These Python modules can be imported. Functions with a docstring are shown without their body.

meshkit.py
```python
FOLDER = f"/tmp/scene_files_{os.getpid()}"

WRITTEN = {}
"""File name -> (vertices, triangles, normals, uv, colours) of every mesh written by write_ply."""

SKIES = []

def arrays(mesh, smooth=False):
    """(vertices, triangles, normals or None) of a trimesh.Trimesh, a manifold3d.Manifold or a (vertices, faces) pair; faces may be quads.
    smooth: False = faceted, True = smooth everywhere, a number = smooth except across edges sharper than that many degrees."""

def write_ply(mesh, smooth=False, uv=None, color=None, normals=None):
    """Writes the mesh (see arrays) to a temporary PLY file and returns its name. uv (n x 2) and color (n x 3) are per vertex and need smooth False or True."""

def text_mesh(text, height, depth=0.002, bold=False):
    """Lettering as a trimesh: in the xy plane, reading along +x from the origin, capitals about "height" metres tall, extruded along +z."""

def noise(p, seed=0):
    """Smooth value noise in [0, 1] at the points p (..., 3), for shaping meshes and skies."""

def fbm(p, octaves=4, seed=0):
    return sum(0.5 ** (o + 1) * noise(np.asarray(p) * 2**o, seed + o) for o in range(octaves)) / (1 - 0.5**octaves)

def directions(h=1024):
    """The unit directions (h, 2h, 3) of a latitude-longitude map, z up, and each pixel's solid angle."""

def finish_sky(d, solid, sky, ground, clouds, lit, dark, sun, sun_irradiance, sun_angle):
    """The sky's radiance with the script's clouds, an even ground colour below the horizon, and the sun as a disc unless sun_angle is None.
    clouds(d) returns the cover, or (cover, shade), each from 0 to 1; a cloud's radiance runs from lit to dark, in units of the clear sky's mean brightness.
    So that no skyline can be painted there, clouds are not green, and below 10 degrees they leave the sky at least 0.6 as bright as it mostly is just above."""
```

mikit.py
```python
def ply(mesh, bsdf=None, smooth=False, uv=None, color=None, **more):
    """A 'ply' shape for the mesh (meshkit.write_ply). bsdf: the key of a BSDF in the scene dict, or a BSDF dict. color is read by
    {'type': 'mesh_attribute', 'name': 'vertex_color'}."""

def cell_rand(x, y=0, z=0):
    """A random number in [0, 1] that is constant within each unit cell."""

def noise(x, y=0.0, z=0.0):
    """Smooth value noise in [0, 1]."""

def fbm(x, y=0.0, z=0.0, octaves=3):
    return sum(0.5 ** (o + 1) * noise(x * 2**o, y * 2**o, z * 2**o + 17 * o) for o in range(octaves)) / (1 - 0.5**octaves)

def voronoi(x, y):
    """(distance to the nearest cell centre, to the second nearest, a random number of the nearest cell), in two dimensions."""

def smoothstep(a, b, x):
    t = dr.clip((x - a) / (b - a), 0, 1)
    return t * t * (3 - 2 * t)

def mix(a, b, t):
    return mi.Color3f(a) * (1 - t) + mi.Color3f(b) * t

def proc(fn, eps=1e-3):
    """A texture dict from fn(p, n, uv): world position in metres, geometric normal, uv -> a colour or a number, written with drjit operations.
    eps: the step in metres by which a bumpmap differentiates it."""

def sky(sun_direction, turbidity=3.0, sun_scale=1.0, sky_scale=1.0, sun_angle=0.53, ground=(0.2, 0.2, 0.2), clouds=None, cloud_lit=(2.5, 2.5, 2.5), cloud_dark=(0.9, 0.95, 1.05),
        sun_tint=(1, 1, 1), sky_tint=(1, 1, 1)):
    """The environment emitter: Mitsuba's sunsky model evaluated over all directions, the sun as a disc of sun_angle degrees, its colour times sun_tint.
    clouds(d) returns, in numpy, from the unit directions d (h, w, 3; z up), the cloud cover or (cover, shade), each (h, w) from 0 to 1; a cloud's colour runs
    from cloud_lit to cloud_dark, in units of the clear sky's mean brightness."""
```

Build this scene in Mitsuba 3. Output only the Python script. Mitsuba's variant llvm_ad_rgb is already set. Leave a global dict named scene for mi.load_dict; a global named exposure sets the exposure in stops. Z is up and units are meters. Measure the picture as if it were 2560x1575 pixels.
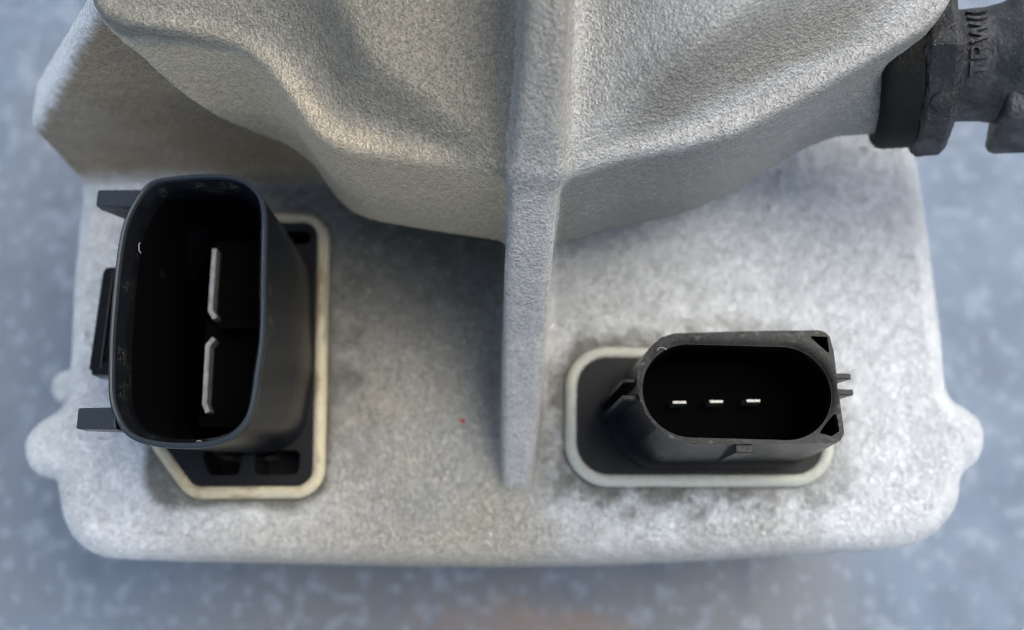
import math
import numpy as np, trimesh, manifold3d as m3, shapely
import drjit as dr
import mitsuba as mi
import mikit, meshkit
from mikit import noise, fbm, smoothstep, mix
from scipy.interpolate import CubicSpline, LinearNDInterpolator, NearestNDInterpolator
from scipy.ndimage import gaussian_filter, map_coordinates
from shapely.geometry import Polygon, Point, LineString
from shapely import affinity

# ------------------------------------------------------------------ camera, light, exposure
# every length below is in millimetres, turned into metres where a mesh is written; z = 0 is the casting's connector face
MM = 0.001
scene, labels = {}, {}
TILT = math.radians(15)
EYE = [0, 0, 130 * MM]
scene['camera'] = {
    'type': 'thinlens', 'fov': 57.36, 'fov_axis': 'x', 'near_clip': 0.002, 'far_clip': 20.0,
    'aperture_radius': 1.5 * MM, 'focus_distance': 109 * MM,
    'to_world': mi.ScalarTransform4f().look_at(origin=EYE, target=[0, math.sin(TILT), 0.130 - math.cos(TILT)], up=[0, 1, 0])}
scene['sky_light'] = mikit.sky([0.50, 0.22, 0.84], turbidity=3.5, sun_scale=0.30, sun_angle=46, sun_tint=(0.83, 0.97, 1.15), sky_tint=(1.33, 1.0, 0.72))
exposure = 3.05

# ------------------------------------------------------------------ materials
def two(b): return {'type': 'twosided', 'bsdf': b}

def rbox2(x, y, cx, cy, hx, hy, r):
    qx, qy = dr.abs(x - cx) - (hx - r), dr.abs(y - cy) - (hy - r)
    return dr.sqrt(dr.square(dr.maximum(qx, 0)) + dr.square(dr.maximum(qy, 0))) + dr.minimum(dr.maximum(qx, qy), 0) - r

def mix1(a, b, t): return a + (b - a) * t

def cast_grain(x, y, z):
    return 0.65 * noise(x / 0.19, y / 0.19, z / 0.19) + 0.35 * noise(x / 0.36 + 9, y / 0.36, z / 0.36)

def cast_color(p, n, uv, wall=False, case=False, rib=False):
    x, y, z = p.x * 1000, p.y * 1000, p.z * 1000
    g = cast_grain(x, y, z)
    mid = fbm(x / 1.5, y / 1.5, z / 1.5, 3)
    big = fbm(x / 16 + 3, y / 16, z / 16, 3)
    c = mix((0.48, 0.495, 0.51), (0.57, 0.587, 0.605), smoothstep(0.3, 0.7, mid))
    # brownish film deepened by painted overhead shade in the middle, brighter towards the flanges
    film = smoothstep(36, 14, dr.abs(x + 3 + 8 * (big - 0.5)) + 6 * (mid - 0.5)) * smoothstep(1, 18, y + 10 * (big - 0.5) + 14 * smoothstep(24, 8, dr.abs(x + 6)))
    film = film * mix1(0.40, 1.0, smoothstep(8, -1, x))
    c = mix(c, mi.Color3f(0.215, 0.205, 0.178), 0.88 * dr.clip(film, 0, 1))
    c = mix(c, mi.Color3f(0.26, 0.252, 0.235), 0.75 * smoothstep(8, 1, y + 7 * (fbm(x / 5 + 7, y / 5, z / 5, 3) - 0.5)) * smoothstep(60, 30, dr.abs(x)))
    warm = smoothstep(10, -4, x) * smoothstep(-52, -30, x + 0.5 * z) * smoothstep(0.30, 0.55, big + 0.006 * (z + 4))
    c = mix(c, mi.Color3f(0.33, 0.29, 0.22), warm * 0.4)
    # oily dirt round the two seals, dirt and painted shade in the corner below the gear case
    d1 = rbox2(x, y, -38.0, 29.5, 11.6, 20.4, 4.5)
    d2 = rbox2(x, y, 25.8, 20.3, 17.9, 9.3, 5.0)
    flat = smoothstep(3.0, 0.5, z)
    blot = fbm(x / 3.2 + 21, y / 3.2, z / 3.2, 3)
    right_of_1 = smoothstep(-34, -27, x) * smoothstep(6, 24, y)
    dirt_shade1 = dr.maximum(smoothstep(2.6, 0.7, d1 + 2.0 * (blot - 0.5)), right_of_1 * smoothstep(10, 0.5, d1 + 9 * (blot - 0.5)))  # seal dirt, with valley shade painted on its right side
    speck = noise(x / 0.55 + 13, y / 0.55, z / 0.55)
    dirt_shade2 = smoothstep(5.6, 0.6, d2 + 7.0 * (blot - 0.5) + 1.8 * (speck - 0.5)) * (0.55 + 0.45 * smoothstep(50, 34, x + 0.4 * y))
    by_rib = smoothstep(-8, -0.5, x + 3 * (blot - 0.5)) * smoothstep(2, 0, x) * smoothstep(15, 26, y)  # shade of the rib painted in with grime on its left
    nook = smoothstep(22, 44, y + 12 * (big - 0.5) + 5 * (blot - 0.5)) * smoothstep(1, -2, x) * smoothstep(-47, -36, x)  # shade under the gear case painted together with grime
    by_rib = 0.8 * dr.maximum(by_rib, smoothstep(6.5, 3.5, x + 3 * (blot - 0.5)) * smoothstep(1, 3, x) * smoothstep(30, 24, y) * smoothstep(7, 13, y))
    dirt_shade = dr.maximum(dr.maximum(dirt_shade1, dirt_shade2), dr.maximum(nook, 0.7 * by_rib)) * smoothstep(6.0, 1.0, z)
    c = mix(c, mix((0.075, 0.073, 0.060), (0.15, 0.146, 0.125), mid), 0.92 * dr.clip(dirt_shade, 0, 1))
    if case:     # scalloped side toned with its shade, lip and top darkened by painted overhead shade
        side_shade = smoothstep(33.5, 30.5, z - 0.05 * dr.abs(x) + 1.5 * (blot - 0.5))
        c = mix(c, mix((0.44, 0.365, 0.26), (0.205, 0.196, 0.18), smoothstep(-4, 6, x)), 0.9 * side_shade)
        c = mix(c, mix((0.155, 0.142, 0.112), (0.30, 0.295, 0.275), smoothstep(-4, 8, x + 8 * (big - 0.5))), 0.85 * (1 - side_shade))  # overhead shade painted on the lip and top
        u_ = y - 44.2 - 0.43 * (x - 12.7) + 2.5 * (big - 0.5)       # grime and painted shade in the hollow behind the right lip
        c = mix(c, mi.Color3f(0.165, 0.155, 0.132), 0.75 * smoothstep(1.0, 3.2, u_ + (blot - 0.5)) * smoothstep(10, 5.5, u_) * smoothstep(9, 17, x) * smoothstep(48, 36, x) * (1 - side_shade))
    if rib:
        c = mix(c, mi.Color3f(0.36, 0.352, 0.345), 0.8 * smoothstep(0.3, 1.2, z))
        c = mix(c, mi.Color3f(0.19, 0.182, 0.162), 0.85 * smoothstep(24, 46, z + 4 * (big - 0.5)))  # upper crest darkened with painted overhead shade
    if wall:     # brown film on the wall, with a sky highlight painted along its slanted edge
        edge = (x + 66.0) * -0.786 + (z - 12.8) * 0.618
        film = smoothstep(-3, 5, z + 4 * (mid - 0.5)) * smoothstep(0.0, -1.9, edge + 1.2 * (mid - 0.5)) * (1.0 + 0.5 * (big - 0.5))
        c = mix(c, mi.Color3f(0.62, 0.63, 0.64), smoothstep(-1.4, -0.2, edge + 1.0 * (mid - 0.5)))  # bright edge highlight put into the colour
        streak = 0.35 * noise(x / 5, y / 1.2, z / 1.4) + 0.65 * fbm(x / 3.5 + 2, y / 3.5, z / 3.5, 3)
        c = mix(c, mix((0.185, 0.142, 0.092), (0.260, 0.205, 0.138), streak), dr.clip(film, 0, 1) * 0.96)
    # rust-red speck and a few brown ones
    c = mix(c, mi.Color3f(0.35, 0.05, 0.04), smoothstep(0.45, 0.25, dr.sqrt(dr.square(x + 6.9) + dr.square(y - 19.5) + dr.square(z))))
    spot = noise(x / 1.9 + 40, y / 1.9, z / 1.9 + 7)
    c = mix(c, mi.Color3f(0.16, 0.13, 0.10), 0.6 * smoothstep(0.93, 0.99, spot))
    c = c * (0.55 + 0.9 * g) * (0.94 + 0.12 * noise(x / 0.75 + 3, y / 0.75, z / 0.75))
    glint = noise(x / 0.30 + 77, y / 0.30, z / 0.30 + 5)
    return dr.clip(c + mi.Color3f(0.22) * smoothstep(0.88, 0.97, glint), 0.02, 0.85)

def cast_bump(p, n, uv):
    x, y, z = p.x * 1000, p.y * 1000, p.z * 1000
    return cast_grain(x, y, z) + 0.12 * noise(x / 0.9, y / 0.9, z / 0.9)

for cast_name, cast_fn in (('cast_aluminium', cast_color), ('stained_aluminium', lambda p, n, uv: cast_color(p, n, uv, wall=True)), ('case_aluminium', lambda p, n, uv: cast_color(p, n, uv, case=True)), ('rib_aluminium', lambda p, n, uv: cast_color(p, n, uv, rib=True))):
    scene[cast_name] = two({'type': 'bumpmap', 'arbitrary': mikit.proc(cast_bump, eps=4e-5), 'scale': 0.00020,
    'bsdf': {'type': 'principled', 'base_color': mikit.proc(cast_fn), 'metallic': 0.0 if cast_name == 'stained_aluminium' else 0.2, 'roughness': 0.55, 'specular': 0.15 if cast_name == 'stained_aluminium' else 0.45}})

def plastic_color(p, n, uv):
    x, y, z = p.x * 1000, p.y * 1000, p.z * 1000
    d = fbm(x / 2.2, y / 2.2, z / 3.5, 3)
    f = noise(x / 0.22, y / 0.22, z / 0.22)
    dust = smoothstep(0.50, 0.78, d) * smoothstep(0.30, 0.95, f)
    c = mix((0.004, 0.0045, 0.006), (0.007, 0.0082, 0.0105), noise(x / 1.1, y / 1.1, z / 1.1))
    scuff = smoothstep(0.60, 0.78, fbm(x / 0.9 + 50, y / 0.35, z / 0.9, 3)) * smoothstep(18.8, 19.8, z) * smoothstep(0, 5, x)
    c = mix(c, mi.Color3f(0.10, 0.10, 0.10), 0.6 * scuff)
    c = mix(c, mi.Color3f(0.030, 0.038, 0.050), smoothstep(21.2, 21.7, z) * (0.7 + 0.3 * f))  # bluish sky reflection painted on the tall rim
    return mix(c, mi.Color3f(0.15, 0.14, 0.12), 0.35 * dust * smoothstep(17, 19.5, z) * smoothstep(21.2, 20.6, z))

def plastic_bump(p, n, uv):
    x, y, z = p.x * 1000, p.y * 1000, p.z * 1000
    return noise(x / 0.25, y / 0.25, z / 0.25) + noise(x / 0.8, y / 0.8, z / 0.8)

scene['black_plastic'] = two({'type': 'bumpmap', 'arbitrary': mikit.proc(plastic_bump, eps=5e-5), 'scale': 0.00002,
    'bsdf': {'type': 'principled', 'base_color': mikit.proc(plastic_color), 'roughness': 0.26, 'specular': 0.20}})
scene['base_plastic'] = two({'type': 'principled', 'roughness': 0.5, 'specular': 0.22, 'base_color': mikit.proc(
    lambda p, n, uv: mix((0.004, 0.0042, 0.005), (0.008, 0.0082, 0.009), fbm(p.x * 500, p.y * 500, p.z * 500, 3)))})

scene['shaded_plastic'] = two({'type': 'principled', 'roughness': 0.9, 'specular': 0.01, 'base_color': {'type': 'rgb', 'value': [0.0022, 0.0022, 0.0025]}})  # same plastic blackened so the deep shade is in its colour

def seal_color(p, n, uv):
    x, y, z = p.x * 1000, p.y * 1000, p.z * 1000
    old = smoothstep(10, -10, x)
    c = mix((0.43, 0.43, 0.37), (0.47, 0.40, 0.26), old * (0.6 + 0.4 * noise(x / 4, y / 4)))
    c = mix(c, mi.Color3f(0.17, 0.16, 0.13), 0.55 * smoothstep(0.52, 0.72, fbm(x / 2.0 + 9, y / 2.0, z / 2.0, 3)) * smoothstep(0.9, -0.2, z))
    return mix(c, mi.Color3f(0.20, 0.15, 0.09), old * 0.7 * smoothstep(0.55, 0.75, fbm(x / 2.5, y / 3.5, z, 3))) * (0.9 + 0.2 * noise(x / 0.4, y / 0.4, z / 0.4))

scene['seal_rubber'] = two({'type': 'principled', 'base_color': mikit.proc(seal_color), 'roughness': 0.55, 'specular': 0.4})
scene['tinned_metal'] = two({'type': 'principled', 'roughness': 0.45, 'metallic': 0.8, 'base_color': mikit.proc(
    lambda p, n, uv: mix((0.25, 0.245, 0.225), (0.42, 0.415, 0.395), noise(p.x * 3000, p.y * 1200, p.z * 900)))})

def rubber_color(p, n, uv):
    x, y, z = p.x * 1000, p.y * 1000, p.z * 1000
    g = noise(x / 0.3, y / 0.3, z / 0.3)
    d = fbm(x / 3.0, y / 3.0, z / 3.0, 4)
    c = mix((0.016, 0.0165, 0.018), (0.058, 0.058, 0.060), smoothstep(0.35, 0.7, d))
    return c * (0.6 + 0.8 * g) + mi.Color3f(0.22) * smoothstep(0.93, 0.99, noise(x / 0.25 + 5, y / 0.25, z / 0.25))

def rubber_bump(p, n, uv):
    x, y, z = p.x * 1000, p.y * 1000, p.z * 1000
    crease = dr.abs(fbm(x / 2.4 + 4, y / 2.4, z / 2.4, 3) - 0.5)
    return noise(x / 0.3, y / 0.3, z / 0.3) - 0.8 * smoothstep(0.012, 0.0, crease)

scene['old_rubber'] = two({'type': 'bumpmap', 'arbitrary': mikit.proc(rubber_bump, eps=5e-5), 'scale': 0.00007,
    'bsdf': {'type': 'principled', 'base_color': mikit.proc(rubber_color), 'roughness': 0.5, 'specular': 0.5}})

scene['clamp_rubber'] = two({'type': 'bumpmap', 'arbitrary': mikit.proc(rubber_bump, eps=5e-5), 'scale': 0.00009, 'bsdf': {'type': 'principled', 'roughness': 0.42, 'specular': 0.45,
    'base_color': mikit.proc(lambda p, n, uv: rubber_color(p, n, uv) * 0.5)}})
scene['black_rubber'] = two({'type': 'bumpmap', 'arbitrary': mikit.proc(rubber_bump, eps=5e-5), 'scale': 0.00005, 'bsdf': {'type': 'principled', 'roughness': 0.6, 'specular': 0.15,
    'base_color': mikit.proc(lambda p, n, uv: mix((0.004, 0.004, 0.0038), (0.012, 0.0118, 0.0105), fbm(p.x * 400, p.y * 400, p.z * 400, 3)))}})

def slate_color(p, n, uv):
    x, y = p.x * 1000, p.y * 1000
    c = mix((0.145, 0.190, 0.262), (0.185, 0.235, 0.310), smoothstep(0.3, 0.7, fbm(x / 13, y / 13, 3.0, 4)))
    c = mix(c, mi.Color3f(0.195, 0.215, 0.245), 0.7 * smoothstep(0.45, 0.7, fbm(x / 45 + 5, y / 45, 2.0, 3)))
    c = mix(c, mi.Color3f(0.185, 0.19, 0.195), 0.85 * smoothstep(14, -4, y + 16 * (fbm(x / 20 + 3, y / 20, 4.0, 3) - 0.5)) * smoothstep(75, 35, dr.abs(x)))  # shade on the front of the table painted as a greyer patch
    fleck = smoothstep(0.56, 0.74, fbm(x / 1.9 + 11, y / 1.9, 0.0, 3))
    c = mix(c, mi.Color3f(0.33, 0.375, 0.44), 0.5 * fleck)
    c = mix(c, mi.Color3f(0.13, 0.15, 0.19), 0.45 * smoothstep(0.6, 0.85, fbm(x / 7 + 31, y / 7 + 8, 0.0, 3)))
    reddish_patch = smoothstep(1.0, 0.2, dr.sqrt(dr.square((x - 4) / 30) + dr.square((y + 12) / 9)) + 0.9 * (fbm(x / 6, y / 6, 9.0, 3) - 0.5))  # reddish brown patch in front of the unit
    return mix(c, mi.Color3f(0.27, 0.19, 0.15), 0.6 * reddish_patch)

scene['slate'] = two({'type': 'principled', 'base_color': mikit.proc(slate_color), 'roughness': 0.5, 'specular': 0.25})
scene['lint'] = two({'type': 'diffuse', 'reflectance': {'type': 'rgb', 'value': [0.5, 0.48, 0.44]}})

# ------------------------------------------------------------------ helpers
def tag(key, label=None, category=None, **more):
    labels[key] = {**({'label': label} if label else {}), **({'category': category} if category else {}), **more}

def tri(mesh):
    if hasattr(mesh, 'to_mesh'):
        m = mesh.to_mesh()
        return trimesh.Trimesh(m.vert_properties[:, :3], m.tri_verts, process=False)
    return mesh

def put(key, mesh, mat, smooth=30, label=None):
    m = tri(mesh).copy()
    m.apply_scale(MM)
    scene[key] = mikit.ply(m, mat, smooth=smooth)
    if label: tag(key, label)

BALL = {}
def ball(r):
    if r not in BALL: BALL[r] = m3.Manifold.sphere(r, 12)
    return BALL[r]

def hull(pts, r=0.15):
    """A solid with rounded edges round the points."""
    return m3.Manifold.batch_hull([ball(r).translate([float(a) for a in p]) for p in pts])

def slab(pts2, z0, z1, r=0.15):
    return hull([(x, y, z) for x, y in pts2 for z in (z0 + r, z1 - r)], r)

def join(*ms):
    out = ms[0]
    for m in ms[1:]: out = out + m
    return out

def section(poly):
    polys = [poly] if poly.geom_type == 'Polygon' else list(poly.geoms)
    rings = []
    for g in polys:
        g = shapely.geometry.polygon.orient(g)
        rings += [np.array(g.exterior.coords)[:-1]] + [np.array(i.coords)[:-1] for i in g.interiors]
    return m3.CrossSection(rings, m3.FillRule.EvenOdd)

def prism(poly, z0, z1, bevel=0.0, taper=1.0, steps=3):
    """Extruded outline whose top edges are rounded off over bevel mm; taper: scale of the top against the foot."""
    c = np.array(poly.centroid.coords[0])
    q = affinity.translate(poly, -c[0], -c[1])
    h = z1 - z0
    out = section(q).extrude(h - bevel)
    for k in range(1, steps + 1) if bevel else ():
        a = k / steps * math.pi / 2
        out = out + section(q.buffer(-bevel * (1 - math.cos(a)))).extrude(h - bevel + bevel * math.sin(a))
    if taper != 1.0:
        out = out.warp_batch(lambda v: np.column_stack([v[:, :2] * (1 + (1 / taper - 1) * (1 - v[:, 2:3] / h)), v[:, 2]]))
    return out.translate([float(c[0]), float(c[1]), float(z0)])

def rounded(pts, r):
    return Polygon(pts).buffer(-r).buffer(2 * r, quad_segs=12).buffer(-r, quad_segs=12)

def closed_spline(pts, n):
    p = np.array(list(pts) + [pts[0]], float)
    t = np.r_[0, np.cumsum(np.sqrt(np.linalg.norm(np.diff(p, axis=0), axis=1)))]
    fine = CubicSpline(t, p, bc_type='periodic')(np.linspace(0, t[-1], 4000))
    return even(fine, n)

def even(path, n):
    """n points at even distances along a closed path whose last point equals its first."""
    s = np.r_[0, np.cumsum(np.linalg.norm(np.diff(path, axis=0), axis=1))]
    at = np.linspace(0, s[-1], n, endpoint=False)
    return np.column_stack([np.interp(at, s, path[:, k]) for k in range(path.shape[1])])

def normals2(c):
    t = np.roll(c, -1, 0) - np.roll(c, 1, 0)
    t /= np.linalg.norm(t, axis=1, keepdims=True)
    n = np.column_stack([t[:, 1], -t[:, 0]])
    area = 0.5 * np.sum(c[:, 0] * np.roll(c[:, 1], -1) - np.roll(c[:, 0], -1) * c[:, 1])
    return n if area > 0 else -n

def loft(rings, cap=False, close=False):
    r = np.array(rings)
    k, n = r.shape[:2]
    v = r.reshape(-1, 3)
    f = []
    for i in range(k if close else k - 1):
        a, b = i * n, ((i + 1) % k) * n
        j = np.arange(n); j2 = (j + 1) % n
        f += [np.column_stack([a + j, a + j2, b + j2]), np.column_stack([a + j, b + j2, b + j])]
    if cap:
        v = np.vstack([v, r[-1].mean(0)])
        j = np.arange(n)
        f.append(np.column_stack([(k - 1) * n + j, (k - 1) * n + (j + 1) % n, np.full(n, len(v) - 1)]))
    m = trimesh.Trimesh(v, np.vstack(f), process=False)
    m.fix_normals()
    return m

def bead(path2, z, rx, rz, n=220, sides=14):
    """A soft bead along a closed path in the plane."""
    c = even(np.vstack([path2, path2[:1]]), n)
    nn = normals2(c)
    a = np.arange(sides) / sides * 2 * math.pi
    wob = 1 + 0.05 * (meshkit.fbm(np.column_stack([c / 5, np.zeros(n)]), 3) - 0.5) * 2
    return loft([np.column_stack([c + nn * (rx * math.cos(t) * wob)[:, None], z + rz * math.sin(t) * wob]) for t in a], close=True)

def tube(path, radii, sides=12, caps=True):
    p = np.asarray(path, float)
    t = np.gradient(p, axis=0); t /= np.linalg.norm(t, axis=1, keepdims=True)
    ref = np.array([0, 0, 1.0]) if abs(t[0, 2]) < 0.8 else np.array([1.0, 0, 0])
    a = np.cross(t, ref); a /= np.linalg.norm(a, axis=1, keepdims=True)
    b = np.cross(a, t)
    ang = np.arange(sides) / sides * 2 * math.pi
    r = np.broadcast_to(radii, (len(p),))
    return loft([p[i] + r[i] * (np.cos(ang)[:, None] * a[i] + np.sin(ang)[:, None] * b[i]) for i in range(len(p))], cap=caps)

# ------------------------------------------------------------------ the tabletop
n = 90
gx, gy = np.meshgrid(np.linspace(-900, 900, n), np.linspace(-700, 900, n), indexing='ij')
gz = -46 + 0.25 * (meshkit.fbm(np.stack([gx / 60, gy / 60, gx * 0], -1), 4) - 0.5)
idx = np.arange(n * n).reshape(n, n)
quad = np.stack([idx[:-1, :-1], idx[1:, :-1], idx[1:, 1:], idx[:-1, 1:]], -1).reshape(-1, 4)
top = trimesh.Trimesh(np.stack([gx, gy, gz], -1).reshape(-1, 3), np.vstack([quad[:, [0, 1, 2]], quad[:, [0, 2, 3]]]), process=False)
put('tabletop', top, 'slate', smooth=True)
tag('tabletop', 'blue grey mottled slate tabletop far below the casting', 'tabletop', kind='structure')

# ------------------------------------------------------------------ the aluminium casting: one field of distances, one skin, cut into its parts
PLATE = [(-65.1, 60), (-65.09, 56.06), (-64.76, 45.39), (-64.01, 32.61), (-63.45, 24.63), (-64.01, 21.92), (-66.7, 19.83), (-68.59, 17.18), (-68.39, 14.84), (-66.29, 12.23), (-63.88, 11.54), (-63.1, 9.94), (-62.28, 7.1), (-60.31, 3.73), (-57.2, 1.52), (-52.85, 0.85), (-30.06, 0.3), (0.62, -0.13), (26.79, 0.69), (47.37, 1.79), (54.29, 2.51), (58.52, 4.57), (61.91, 8.8), (62.92, 12.23), (65.18, 13.97), (66.55, 16.88), (66.23, 19.83), (64.13, 21.92), (62.41, 23.42), (62.18, 29.51), (62.26, 38.92), (62.16, 48.68), (61.89, 57.43), (61.87, 62.95), (61.38, 70), (40, 84), (-40, 84)]
LIP = [(-46, 92), (-50, 80), (-48.6, 66), (-47.84, 63.66), (-45.94, 59.56), (-38.72, 58.09), (-31.76, 57.2), (-28.04, 54.6), (-25.18, 50.93), (-21.35, 46.74), (-15.58, 44.93), (-8.41, 43.69), (-1.12, 42.6), (2.2, 42.0), (5.57, 42.0), (12.69, 44.22), (22.17, 46.26), (30.44, 49.88), (38.28, 54.35), (45.2, 58.34), (50.54, 62.6), (53, 72), (46, 92)]
LIP_Z = [(-48, 39), (-38.7, 37), (-31.8, 35), (-25, 33), (-21, 32), (-8, 32.4), (0, 33.2), (5.5, 33.6), (12, 33), (30, 33), (45, 34), (52, 35)]
FLANK = [(-48, 14), (-34, 13), (-24, 11.5), (-16, 7.6), (-10, 4.4), (-5.5, 2.2), (-1.5, 0.8), (2, 0.5), (7, 0.8), (11, 2.2), (16, 4.8), (23, 7.6), (29, 9.0), (38, 10), (52, 10)]   # width of the hollow behind the lip
RIB_L = [(8.0, -1.3), (11, -1.46), (19, -1.5), (28, -1.2), (35.5, -0.8), (44, 0.0), (52, 0.9), (56, 1.3), (84, 1.6)]
RIB_R = [(8.0, 2.5), (11, 2.65), (19, 3.7), (28, 4.15), (35.5, 4.8), (44, 5.3), (52, 5.7), (56, 5.9), (84, 6.2)]
CREST = [(8.0, -2.2), (9.9, -0.6), (10.05, 0.9), (11.3, 1.5), (19.04, 7), (28.16, 16), (35.4, 26.4), (41.2, 33), (45.5, 38), (51.3, 42.8), (54.2, 44.8), (60, 48), (84, 51)]
SEAL1 = [(-27.75, 49.3), (-26.45, 9.75), (-43.6, 9.7), (-49.2, 16.5), (-49.6, 44), (-45.5, 49.4)]
SEAL2 = [(8.1, 11.35), (43.45, 11.35), (43.5, 28.6), (8.5, 29.15)]
seal1, seal2 = rounded(SEAL1, 3.0), rounded(SEAL2, 5.0)

H = 0.42
gx, gy, gz = np.arange(-76, 72, H), np.arange(-7, 97, H), np.arange(-21, 57, H)
X2, Y2 = np.meshgrid(gx, gy, indexing='ij')
P2 = np.column_stack([X2.ravel(), Y2.ravel()])

def plan(poly):
    """Signed distance in the plane to a polygon, negative inside."""
    pts = shapely.points(P2)
    d = shapely.distance(poly.exterior, pts)
    shapely.prepare(poly)
    return np.where(shapely.contains(poly, pts), -d, d).reshape(X2.shape)

def smin(a, b, k):
    h = np.maximum(k - np.abs(a - b), 0) / k
    return np.minimum(a, b) - h * h * k * 0.25

def smax(a, b, k): return -smin(-a, -b, k)

Z = gz[None, None, :].astype(np.float32)
f32 = lambda a: np.asarray(a, np.float32)
spl = Polygon(closed_spline(PLATE, 700))
d_plate = f32(plan(spl))[:, :, None]
plate = smax(smax(d_plate, Z + 0 * d_plate, 3.4), -13 - Z, 2.0)
# the two ears are thinner and a boss of the lower shell shows behind the left one
boss = f32(np.sqrt((X2 + 69.5) ** 2 + (Y2 - 27.2) ** 2))[:, :, None]
boss = smax(boss - 2.9, Z + 13, 3.0)
plate = np.minimum(plate, boss)
for s in (seal1.buffer(-0.5), seal2.buffer(-0.5)):
    plate = np.maximum(plate, -np.maximum(f32(plan(s))[:, :, None], -9 - Z))
for s in (seal1, seal2):       # the shallow seat round each seal
    plate = np.maximum(plate, -smax(f32(plan(s))[:, :, None] - 1.15, -0.35 - Z, 0.6))
# gusset wall on the left: outline in x and z, thick in y
Xc, Yc = f32(X2)[:, :, None], f32(Y2)[:, :, None]
wall_poly = Polygon([(-64.6, -6), (-66.0, 12.8), (-46.6, 37.5), (-44.8, 39.6), (-38, 35), (12, 30), (12, -6)])
XZ = np.stack(np.meshgrid(gx, gz, indexing='ij'), -1).reshape(-1, 2)
pts = shapely.points(XZ)
shapely.prepare(wall_poly)
dw = np.where(shapely.contains(wall_poly, pts), -1, 1) * shapely.distance(wall_poly.exterior, pts)
dw = f32(dw.reshape(len(gx), len(gz)))[:, None, :]
front = 55.4 + 0.16 * Z
wall = smax(smax(dw, front - Yc, 2.2), Yc - 66, 2.0)
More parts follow.
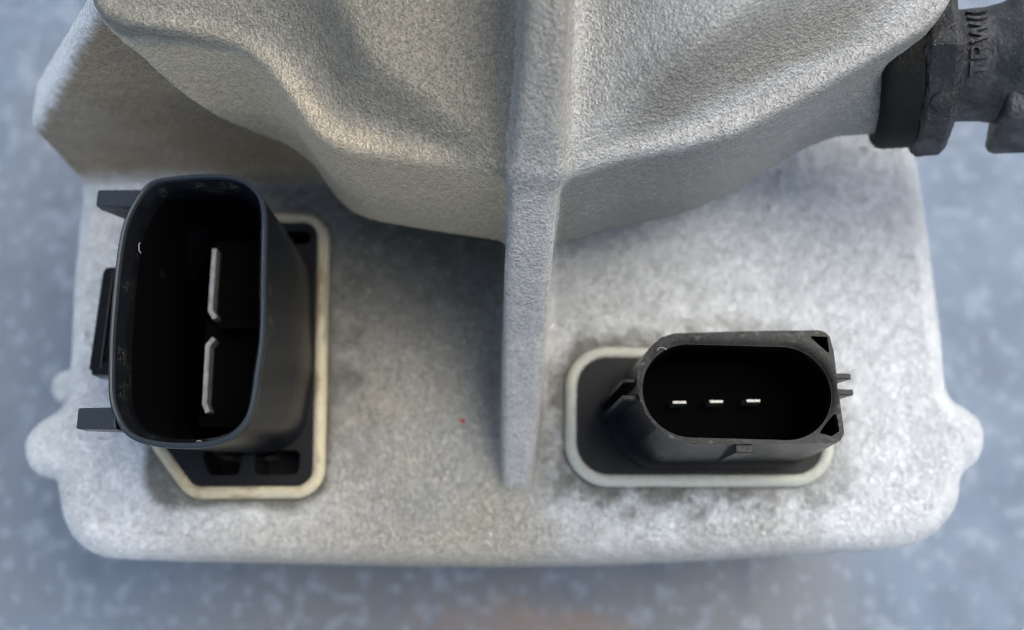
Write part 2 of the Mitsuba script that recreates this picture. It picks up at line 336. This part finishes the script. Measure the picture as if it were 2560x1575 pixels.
# gear case: plan outline, its own top relief, hollow below
lip = Polygon(np.vstack([CubicSpline(np.r_[0, np.cumsum(np.sqrt(np.linalg.norm(np.diff(LIP, axis=0), axis=1)))], LIP)(
    np.linspace(0, np.sum(np.sqrt(np.linalg.norm(np.diff(LIP, axis=0), axis=1))), 500))]))
d_lip = f32(plan(lip))[:, :, None]
inward = np.maximum(-d_lip[:, :, 0].astype(float), 0)
width = gaussian_filter(np.interp(X2, *zip(*FLANK)), [2.0 / H, 0])
t_ = np.clip((inward - 1.3) / width, 0, None)
hz = gaussian_filter(np.interp(X2, *zip(*LIP_Z)), [2.0 / H, 0]) + width * np.interp(X2, [0, 8], [0.74, 1.2]) * np.minimum(t_, 1) ** 1.7 + 0.20 * np.maximum(inward - 1.3 - width, 0)
hz = hz - 0.55 * np.exp(-((inward - 2.1) / 0.8) ** 2) * np.clip(width / 5 - 0.3, 0, 1)
hz = gaussian_filter(np.minimum(hz, 46), 0.8 / H)
low = np.interp(X2, [-47, -44, -41, -38, -34, -29, -25, 30, 42], [32.5, 30, 23.5, 18.5, 15, 12, 10, 10, 13])
grow = np.interp(X2, [-50, -47, -43, -34, -27], [0.0, 0.0, 0.17, 0.13, 0.02])
case = smax(smax(d_lip - f32(grow)[:, :, None] * np.maximum(33 - Z, 0), (Z - f32(hz)[:, :, None]) * 0.82, 1.5), f32(low)[:, :, None] - Z, 1.5)
# the rib
rl, rr, ch = (np.interp(Y2, *zip(*q)) for q in (RIB_L, RIB_R, CREST))
ch = gaussian_filter(ch, [0, 0.4 / H])
draft = 0.035 * (f32(ch)[:, :, None] - Z)
rib = smax(smax(np.maximum(f32(rl)[:, :, None] - draft * 0.4 - Xc, Xc - f32(rr)[:, :, None] - draft * 0.3), (Z - f32(ch)[:, :, None]) * 0.70, 1.3), 9.7 - Yc, 0.5)
# neck for the hose
AX = np.array([0.95, -0.07, 0.24]); AX /= np.linalg.norm(AX)
O = np.array([47.5, 61.8, 21.3])
rx, ry, rz = Xc - f32(O[0]), Yc - f32(O[1]), Z - f32(O[2])
along = rx * f32(AX[0]) + ry * f32(AX[1]) + rz * f32(AX[2])
rad = np.sqrt(np.maximum(rx ** 2 + ry ** 2 + rz ** 2 - along ** 2, 0))
neck = smax(smax(rad - 8.0, along - 2, 1.0), -16 - along, 1.0)
del rx, ry, rz, rad, along

field = smin(case, neck, 3.0)
field = smin(field, wall, 1.0)
field = smin(field, rib, f32(np.interp(gz, [29, 37], [1.5, 3.2]))[None, None, :])
field = smin(field, plate, 1.2)
which = np.argmin(np.stack([(plate + 0.4).astype(np.float16), wall.astype(np.float16), case.astype(np.float16), rib.astype(np.float16), (neck + 0 * case).astype(np.float16)]), 0).astype(np.uint8)
del plate, wall, case, rib, neck
XN = np.stack([np.broadcast_to(a, (60, 60, 60)) for a in np.ix_(range(60), range(60), range(60))], -1)

def surface_nets(S, origin, h):
    """A quad skin on the zero level of S."""
    neg = S < 0
    c = [neg[i:neg.shape[0] - 1 + i, j:neg.shape[1] - 1 + j, k:neg.shape[2] - 1 + k] for i in (0, 1) for j in (0, 1) for k in (0, 1)]
    count = sum(x.astype(np.int8) for x in c)
    I = np.argwhere((count > 0) & (count < 8))
    corner = {(i, j, k): S[I[:, 0] + i, I[:, 1] + j, I[:, 2] + k].astype(float) for i in (0, 1) for j in (0, 1) for k in (0, 1)}
    acc, num = np.zeros((len(I), 3)), np.zeros(len(I))
    for a in corner:
        for ax in range(3):
            if a[ax]: continue
            b = tuple(1 if q == ax else a[q] for q in range(3))
            sa, sb = corner[a], corner[b]
            on = (sa < 0) != (sb < 0)
            t = np.where(on, sa / np.where(on, sa - sb, 1), 0)
            q = np.tile(np.array(a, float), (len(I), 1)); q[:, ax] += t
            acc[on] += q[on]; num[on] += 1
    v = origin + h * (I + acc / num[:, None])
    ids = np.full(count.shape, -1, np.int32); ids[tuple(I.T)] = np.arange(len(I))
    faces = []
    for ax in range(3):
        sl = [slice(None)] * 3; s2 = [slice(None)] * 3
        sl[ax], s2[ax] = slice(0, -1), slice(1, None)
        A, B = neg[tuple(sl)], neg[tuple(s2)]
        E = np.argwhere(A != B)
        u, w = [q for q in range(3) if q != ax]
        E = E[(E[:, u] > 0) & (E[:, w] > 0) & (E[:, u] < count.shape[u]) & (E[:, w] < count.shape[w])]
        du, dw_ = np.eye(3, dtype=int)[u], np.eye(3, dtype=int)[w]
        q = np.column_stack([ids[tuple((E - du - dw_).T)], ids[tuple((E - dw_).T)], ids[tuple(E.T)], ids[tuple((E - du).T)]])
        out = A[tuple(E.T)]
        flip = out if ax != 1 else ~out
        q[~flip] = q[~flip][:, ::-1]
        faces.append(q)
    return v, np.vstack(faces)

v, q = surface_nets(field, np.array([gx[0], gy[0], gz[0]]), H)
q = q[(q >= 0).all(1)]
f = np.vstack([q[:, [0, 1, 2]], q[:, [0, 2, 3]]])

def vertex_normals(v, f):
    n = np.zeros_like(v); fn = np.cross(v[f[:, 1]] - v[f[:, 0]], v[f[:, 2]] - v[f[:, 0]])
    for k in range(3): np.add.at(n, f[:, k], fn)
    return n / np.maximum(np.linalg.norm(n, axis=1, keepdims=True), 1e-12)

vn = vertex_normals(v, f)
v = v + vn * ((meshkit.fbm(v / 3.2, 3, 4) - 0.5) * 0.14 + (meshkit.fbm(v / 0.95, 2, 8) - 0.5) * 0.12)[:, None]
vn = vertex_normals(v, f)
mid = (v[f].mean(1) - [gx[0], gy[0], gz[0]]) / H
part_of = map_coordinates(which, mid.T, order=0)
UNIT = 'steering_control_unit'
NAMES = {0: ('mounting_plate', 'pale grainy aluminium face holding both sockets'), 1: ('gusset_wall', 'brown stained slanted wall left of the gear case'),
         2: ('gear_case', 'scalloped overhanging aluminium casting along the top'), 3: ('rib', 'tall tapered rib between the two sockets'), 4: ('hose_neck', 'short round neck running into the rubber hose')}
for k, (name, text) in NAMES.items():
    ff = f[part_of == k]
    used, inv = np.unique(ff, return_inverse=True)
    path = meshkit.write_ply((v[used] * MM, inv.reshape(-1, 3)), normals=vn[used])
    scene[f'{UNIT}__{name}'] = {'type': 'ply', 'filename': path, 'face_normals': False, 'bsdf': {'type': 'ref', 'id': {'gusset_wall': 'stained_aluminium', 'gear_case': 'case_aluminium', 'rib': 'rib_aluminium', 'hose_neck': 'case_aluminium'}.get(name, 'cast_aluminium')}}
    tag(f'{UNIT}__{name}', text)
tag(UNIT, 'grey cast aluminium control unit with two black sockets on a slate tabletop', 'control unit')
del field, which
lower = prism(spl.buffer(-2.2).simplify(0.05), -45.6, -12.6, bevel=0.0)
put(f'{UNIT}__lower_shell', lower, 'cast_aluminium', smooth=30)

# ------------------------------------------------------------------ left socket: two bent blades in a tall rounded shroud
S1 = f'{UNIT}__power_socket'
RIM1 = [(-39.3, 47.21), (-34.61, 46.99), (-32.07, 45.65), (-30.69, 43.54), (-30.13, 39.12), (-29.8, 32.79), (-29.49, 26.07), (-29.77, 21.59), (-30.09, 17.89), (-31.03, 15.55), (-33.49, 13.72), (-38.43, 13.14), (-42.81, 13.72), (-45.11, 15.02), (-46.51, 17.15), (-47.24, 19.36), (-47.73, 23.79), (-47.91, 25.82), (-48.17, 33.58), (-47.96, 39.94), (-47.2, 42.88), (-45.35, 45.98), (-43.1, 46.82)]
c1 = closed_spline(RIM1, 160)
n1 = normals2(c1)
ring = lambda off, z: np.column_stack([c1 + n1 * off, np.full(len(c1), z)])
foot = np.column_stack([np.interp(c1[:, 0], [-48.2, -29.5], [-46.6, -27.9]), np.interp(c1[:, 1], [13.1, 47.2], [14.9, 44.6]), np.full(len(c1), 0.6)])
shroud = loft([foot, foot + (ring(0, 20.6) - foot) * [1, 1, 0.0] * 0.05 + [0, 0, 1.0], foot * 0.5 + ring(0, 20.6) * 0.5, ring(-0.10, 20.2), ring(0.02, 20.6), ring(0.06, 21.2), ring(0.02, 21.6), ring(-0.12, 21.88), ring(-0.32, 22.0), ring(-0.52, 21.9), ring(-0.62, 21.6),
               ring(-0.70, 21.1), ring(-1.15, 20.4), ring(-1.3, 19.6), ring(-1.36, 18.2)])
put(f'{S1}__cavity', loft([ring(-1.36, 18.2), ring(-1.5, 15), ring(-1.8, 4.0), ring(-2.1, -7.5)], cap=True), 'shaded_plastic', smooth=40)
put(S1, shroud, 'black_plastic', smooth=40, label='tall black rounded plug socket with two bent metal blades')
base1 = prism(seal1.buffer(-0.55), -8.6, 1.0, bevel=0.25) - section(Polygon(c1).buffer(-1.5)).extrude(20).translate([0, 0, -10]) - join(*[prism(rounded(p_, 0.9), -7, 3) for p_ in (
    [(-42.9, 15.4), (-37.0, 15.4), (-37.2, 11.9), (-41.3, 11.9)], [(-35.3, 15.4), (-29.0, 15.4), (-29.1, 12.0), (-35.2, 11.9)],
    [(-36.0, 47.3), (-29.5, 47.3), (-29.3, 45.2), (-36.0, 45.2)])])
put(f'{S1}__base', base1, 'base_plastic', smooth=30)
put(f'{S1}__seal', bead(np.array(seal1.exterior.coords)[:-1], 0.35, 0.92, 0.95), 'seal_rubber', smooth=True, label='yellowed beige rubber seal with brown stains')
put(f'{S1}__tab', hull([(-51.3, 43.2, 21.5), (-51.3, 44.95, 21.5), (-46.6, 43.1, 21.4), (-46.0, 45.0, 21.4), (-51.3, 43.2, 20.2), (-51.3, 44.95, 20.2), (-47.0, 43.2, 12), (-46.6, 44.9, 12)], 0.2), 'black_plastic', smooth=30)
put(f'{S1}__tab_001', hull([(-50.4, 15.55, 21.5), (-50.45, 17.6, 21.5), (-46.2, 15.5, 21.4), (-46.6, 17.7, 21.4), (-50.4, 15.6, 19.4), (-50.45, 17.6, 19.4), (-46.2, 15.6, 18), (-46.6, 17.6, 18)], 0.2), 'black_plastic', smooth=30)
loop = join(hull([(-54.2, 24.6, 11.6), (-53.9, 37.6, 11.6), (-53.1, 24.6, 11.6), (-52.9, 37.6, 11.6), (-54.2, 24.6, 10), (-53.9, 37.6, 10), (-53.1, 24.6, 10), (-52.9, 37.6, 10)], 0.3),
            hull([(-53.9, 24.0, 11.5), (-46.8, 23.8, 11.5), (-53.9, 25.2, 11.5), (-46.8, 25.2, 11.5), (-53.9, 24.0, 9), (-46.8, 23.8, 9)], 0.3),
            hull([(-53.7, 38.0, 11.5), (-46.8, 38.0, 11.5), (-53.7, 36.9, 11.5), (-46.8, 36.9, 11.5), (-53.7, 38.0, 9), (-46.8, 38.0, 9)], 0.3))
put(f'{S1}__latch_loop', loop, 'black_plastic', smooth=30, label='dusty latch loop on the left flank')
holder = hull([(x, y, z) for x in (-37.2, -31.3) for y in (29.3, 30.0) for z in (0, 14.5)], 0.15) + prism(rounded([(-39.9, 17), (-31.4, 17), (-31.6, 42), (-40.2, 42)], 1.0), -7.4, 11.6, bevel=0.3)
put(f'{S1}__blade_holder', holder, 'shaded_plastic', smooth=30)
for i, path in enumerate(([(-39.15, 40.3), (-39.0, 31.9), (-38.3, 30.8)], [(-38.2, 28.2), (-38.95, 27.2), (-38.7, 19.7), (-38.2, 18.6)])):
    strip = LineString(path).buffer(0.30, cap_style=2, join_style=1)
    put(f'{S1}__blade' + ('_001' if i else ''), prism(strip, 4.0, 13.4, bevel=0.12), 'tinned_metal', smooth=20)

# ------------------------------------------------------------------ right socket: three flat pins in an oblong shroud with square shoulders
S2 = f'{UNIT}__signal_socket'
BODY2 = [(19.64, 27.24), (28, 27.5), (37.3, 27.64), (38.1, 27.3), (38.52, 26.75), (38.83, 24.98), (38.93, 20.84), (39.14, 16.31), (39.18, 15.08), (38.63, 14.16), (37.39, 13.93), (28.52, 13.85), (20.57, 13.75), (19.06, 14.21), (17.13, 15.65), (15.86, 17.45), (15.16, 19.42), (14.9, 20.84), (15.12, 22.58), (15.63, 23.95), (16.62, 25.4), (18.03, 26.7)]
body2 = rounded(BODY2, 0.35)
slot = affinity.rotate(LineString([(21.45, 20.3), (32.8, 20.3)]).buffer(5.75, quad_segs=24), -1.6)
tris = [rounded([(35.9, 26.85), (38.15, 26.75), (38.2, 24.6)], 0.15), rounded([(38.45, 17.6), (38.55, 15.3), (37.6, 14.7), (36.3, 15.1)], 0.15)]
hollow = lambda q, z: section(q).extrude(30).translate([0, 0, z])
shell2 = join(prism(body2, 0.6, 20.0, bevel=0.28, taper=0.93), prism(slot.buffer(0.9), -7.8, 1.0))
shell2 = shell2 - join(hollow(slot.buffer(-0.05), -7.6), *[hollow(t_, 12) for t_ in tris], *[section(slot.buffer(d_)).extrude(2).translate([0, 0, 20 - h_]) for d_, h_ in [(0.88 * k_ / 14, 1.6 * (1 - k_ / 14) ** 1.8 + 0.02) for k_ in range(1, 15)]])
put(S2, shell2, 'black_plastic', smooth=28, label='black oblong plug socket with three small pins')
liner = prism(slot.buffer(0.02), -7.5, 17.6) - hollow(slot.buffer(-0.2), -7.0)
put(f'{S2}__cavity', liner, 'shaded_plastic', smooth=30)
marks = [m3.Manifold.cylinder(0.06, 0.75, 0.75, 32).translate([x, y, 1.18]) for x, y in ((11.6, 23.0), (12.3, 16.6), (37.6, 13.7))]
rim2 = seal2.buffer(-0.55)
put(f'{S2}__base', join(prism(rim2, -0.3, 1.2, bevel=0.3) - hollow(slot.buffer(0.6), -2), *marks, prism(slot.buffer(2.6).intersection(rim2.buffer(-0.8)), 0.8, 2.5, bevel=0.4) - hollow(slot.buffer(0.6), -2)), 'base_plastic', smooth=30)
put(f'{S2}__seal', bead(np.array(seal2.exterior.coords)[:-1], 0.35, 0.95, 1.0), 'seal_rubber', smooth=True, label='pale grey rubber seal')
for i, (x, y) in enumerate(((21.15, 19.95), (25.8, 20.05), (30.5, 20.15))):
    put(f'{S2}__pin' + (f'_{i:03d}' if i else ''), hull([(x + a * (0.96 if z < 12.5 else 0.82), y + b * (1 if z < 12.5 else 0.6), z) for a in (-0.98, 0.98) for b in (-0.2, 0.2) for z in (-6, 11.6, 12.9)], 0.06), 'tinned_metal', smooth=20)
put(f'{S2}__pin_holder', prism(slot.buffer(-0.4), -6.8, 10.6, bevel=0.2), 'shaded_plastic', smooth=30)
fins = [hull([(13.5, 21.75, 18.6), (15.3, 21.75, 18.6), (13.5, 21.45, 18.6), (15.3, 21.45, 18.6), (12.4, 21.9, 1.6), (14.6, 21.9, 1.6), (12.4, 21.4, 1.6)], 0.13),
        hull([(13.4, 19.75, 18.6), (15.3, 19.75, 18.6), (13.4, 19.35, 18.6), (15.3, 19.3, 18.6), (12.3, 19.8, 1.6), (14.6, 19.9, 1.6), (12.3, 19.3, 1.6)], 0.13),
        hull([(38.8, 22.4, 18.8), (40.8, 22.3, 18.8), (38.8, 21.9, 18.8), (40.8, 21.85, 18.8), (39.0, 22.4, 12), (39.0, 21.9, 12)], 0.13),
        hull([(38.8, 20.45, 18.8), (40.9, 20.35, 18.8), (38.8, 19.9, 18.8), (40.9, 19.9, 18.8), (39.0, 20.4, 12), (39.0, 19.9, 12)], 0.13),
        hull([(x, y, z) for x in (26.5, 28.35) for y in (12.95, 14.2) for z in (16.6, 19.0)] + [(27.6, 13.6, 1.6), (28.2, 13.6, 1.6)], 0.12)]
for i, fin in enumerate(fins):
    put(f'{S2}__fin' + (f'_{i:03d}' if i else ''), fin, 'black_plastic', smooth=30)

# ------------------------------------------------------------------ rubber hose on the neck
U = np.cross(AX, [0, 1, 0]); U /= np.linalg.norm(U)      # towards the camera
W = np.cross(AX, U)                                         # towards the bottom or top of the picture
def around(s, r, square=0.0, ph=None, n=96):
    """One ring of the hose at s mm along it; square: how far it bulges into a rounded square."""
    a = np.linspace(0, 2 * math.pi, n, endpoint=False)
    k = 1 + square * (np.abs(np.cos(2 * a + (ph or 0))) ** 1.5)
    k = k * np.broadcast_to(r, (n,))
    return O + AX * s + k[:, None] * (np.cos(a)[:, None] * U + np.sin(a)[:, None] * W)

def rough(mesh, amp, size, seed):
    nn = mesh.vertex_normals
    mesh.vertices = mesh.vertices + nn * ((meshkit.fbm(mesh.vertices / size, 3, seed) - 0.5) * 2 * amp)[:, None]
    return mesh

def revolve(profile, **kw): return loft([around(s, r, **kw) for s, r in profile])

fine = lambda prof, step=0.4: [(s, r) for (s0, r0), (s1, r1) in zip(prof[:-1], prof[1:]) for s, r in zip(*(np.linspace(a, b, max(2, int(math.hypot(s1 - s0, r1 - r0) / step)), endpoint=False) for a, b in ((s0, s1), (r0, r1))))] + [prof[-1]]
hose = revolve(fine([(0.5, 7.0), (6.0, 7.0), (9, 6.9), (12, 7.0), (14.0, 7.4), (15.5, 8.2), (17, 8.6), (34, 8.8), (34.2, 6)]))
put('rubber_hose', rough(hose, 0.05, 2.6, 3), 'old_rubber', smooth=True)
tag('rubber_hose', 'worn black rubber hose with raised lettering pushed over the casting neck', 'hose')
cuff = revolve(fine([(-0.6, 7.9), (-0.7, 9.2), (-0.2, 9.8), (0.6, 10.0), (3.9, 9.9), (4.2, 9.4)]))
put('rubber_hose__cuff', rough(cuff, 0.05, 3.0, 5), 'black_rubber', smooth=40, label='dark flared cuff of the hose')
flats = [(0.25, 10.9), (1.12, 10.6), (1.95, 11.2), (2.85, 10.5), (3.6, 11.1), (4.5, 10.6), (5.4, 10.9)]
on = lambda s_, a_, r_: O + AX * s_ + r_ * (math.cos(a_) * U + math.sin(a_) * W)
band = hull([on(s_, a_, r_ - k_) for a_, r_ in flats for s_, k_ in ((4.1, 0.9), (4.7, 0.35), (7.2, 0.5), (7.9, 1.2))], 0.3)
band = band - hull([on(s_, a_, 6.6) for s_ in (2, 12) for a_ in np.linspace(0, 2 * math.pi, 24, endpoint=False)], 0.2)
boss_at = on(6.0, math.atan2(-0.8 if W[1] > 0 else 0.8, 0.62), 10.0)
bn = (boss_at - O) - AX * np.dot(boss_at - O, AX); bn /= np.linalg.norm(bn)
bump_ = tube([boss_at - bn * 0.6, boss_at + bn * 0.15, boss_at + bn * 0.3], [1.25, 1.2, 0.9], sides=20)
bm = tri(band).subdivide_to_size(0.5)
put('rubber_hose__clamp', rough(trimesh.util.concatenate([bm, bump_]), 0.10, 1.3, 7), 'clamp_rubber', smooth=35, label='cracked flat sided clamp ring round the hose')
lug = hull([tuple(O + AX * s + U * a + W * b) for s in (14.5, 34) for a in (-6, 3) for b in ((8.2,) if W[1] < 0 else (-8.2,))] + [tuple(O + AX * s + U * a) for s in (16, 34) for a in (-5, 5)], 1.2)
put('rubber_hose__lug', lug, 'old_rubber', smooth=30)
txt = meshkit.text_mesh('TRW((', 1.8, depth=0.55, bold=True)
txt = txt.subdivide_to_size(0.15)
tv = txt.vertices.copy()
side = 1.0 if W[1] > 0 else -1.0
ang = (tv[:, 0] * 1.22 - 4.9) / 6.9 * side
rr_ = 6.95 + tv[:, 2] - 0.15
txt.vertices = O + AX * (11.2 - tv[:, 1])[:, None] + rr_[:, None] * (np.cos(ang)[:, None] * U + np.sin(ang)[:, None] * W)
if side < 0: txt.invert()
txt.fix_normals()
put('rubber_hose__lettering', txt, 'old_rubber', smooth=30, label='raised letters running round the hose')

# ------------------------------------------------------------------ a few loose fibres caught on the sockets
rng = np.random.default_rng(5)
for i, (x, y, z, ang, ln, where) in enumerate(((-45.9, 38.6, 20.9, -1.0, 1.6, 'fine pale fibre lying on the upper left rim of the tall socket'), (-37.0, 13.9, 20.9, 0.3, 1.8, 'bent pale fibre on the bottom rim of the tall socket'),
        (17.4, 24.9, 20.2, 0.9, 1.5, 'short fibre on the upper left rim of the oblong socket'), (38.1, 14.3, 20.2, -0.4, 2.0, 'curled fibre on the lower right corner of the oblong socket'), (40.6, 22.4, 19.3, 0.7, 1.3, 'fibre snagged on the upper of the two right hand fins'))):
    t = np.linspace(0, 1, 12)
    a_ = ang + np.cumsum(rng.normal(0, 0.35, 12))
    path = np.array([x, y, z]) + np.column_stack([np.cumsum(np.cos(a_)), np.cumsum(np.sin(a_)), 1.2 * np.sin(t * 3.0) / ln]) * (ln / 12)
    key = 'lint_fibre' + (f'_{i:03d}' if i else '')
    put(key, tube(path, 0.035, sides=6), 'lint', smooth=True)
    tag(key, where, 'fibre', group='fibres caught on the sockets')
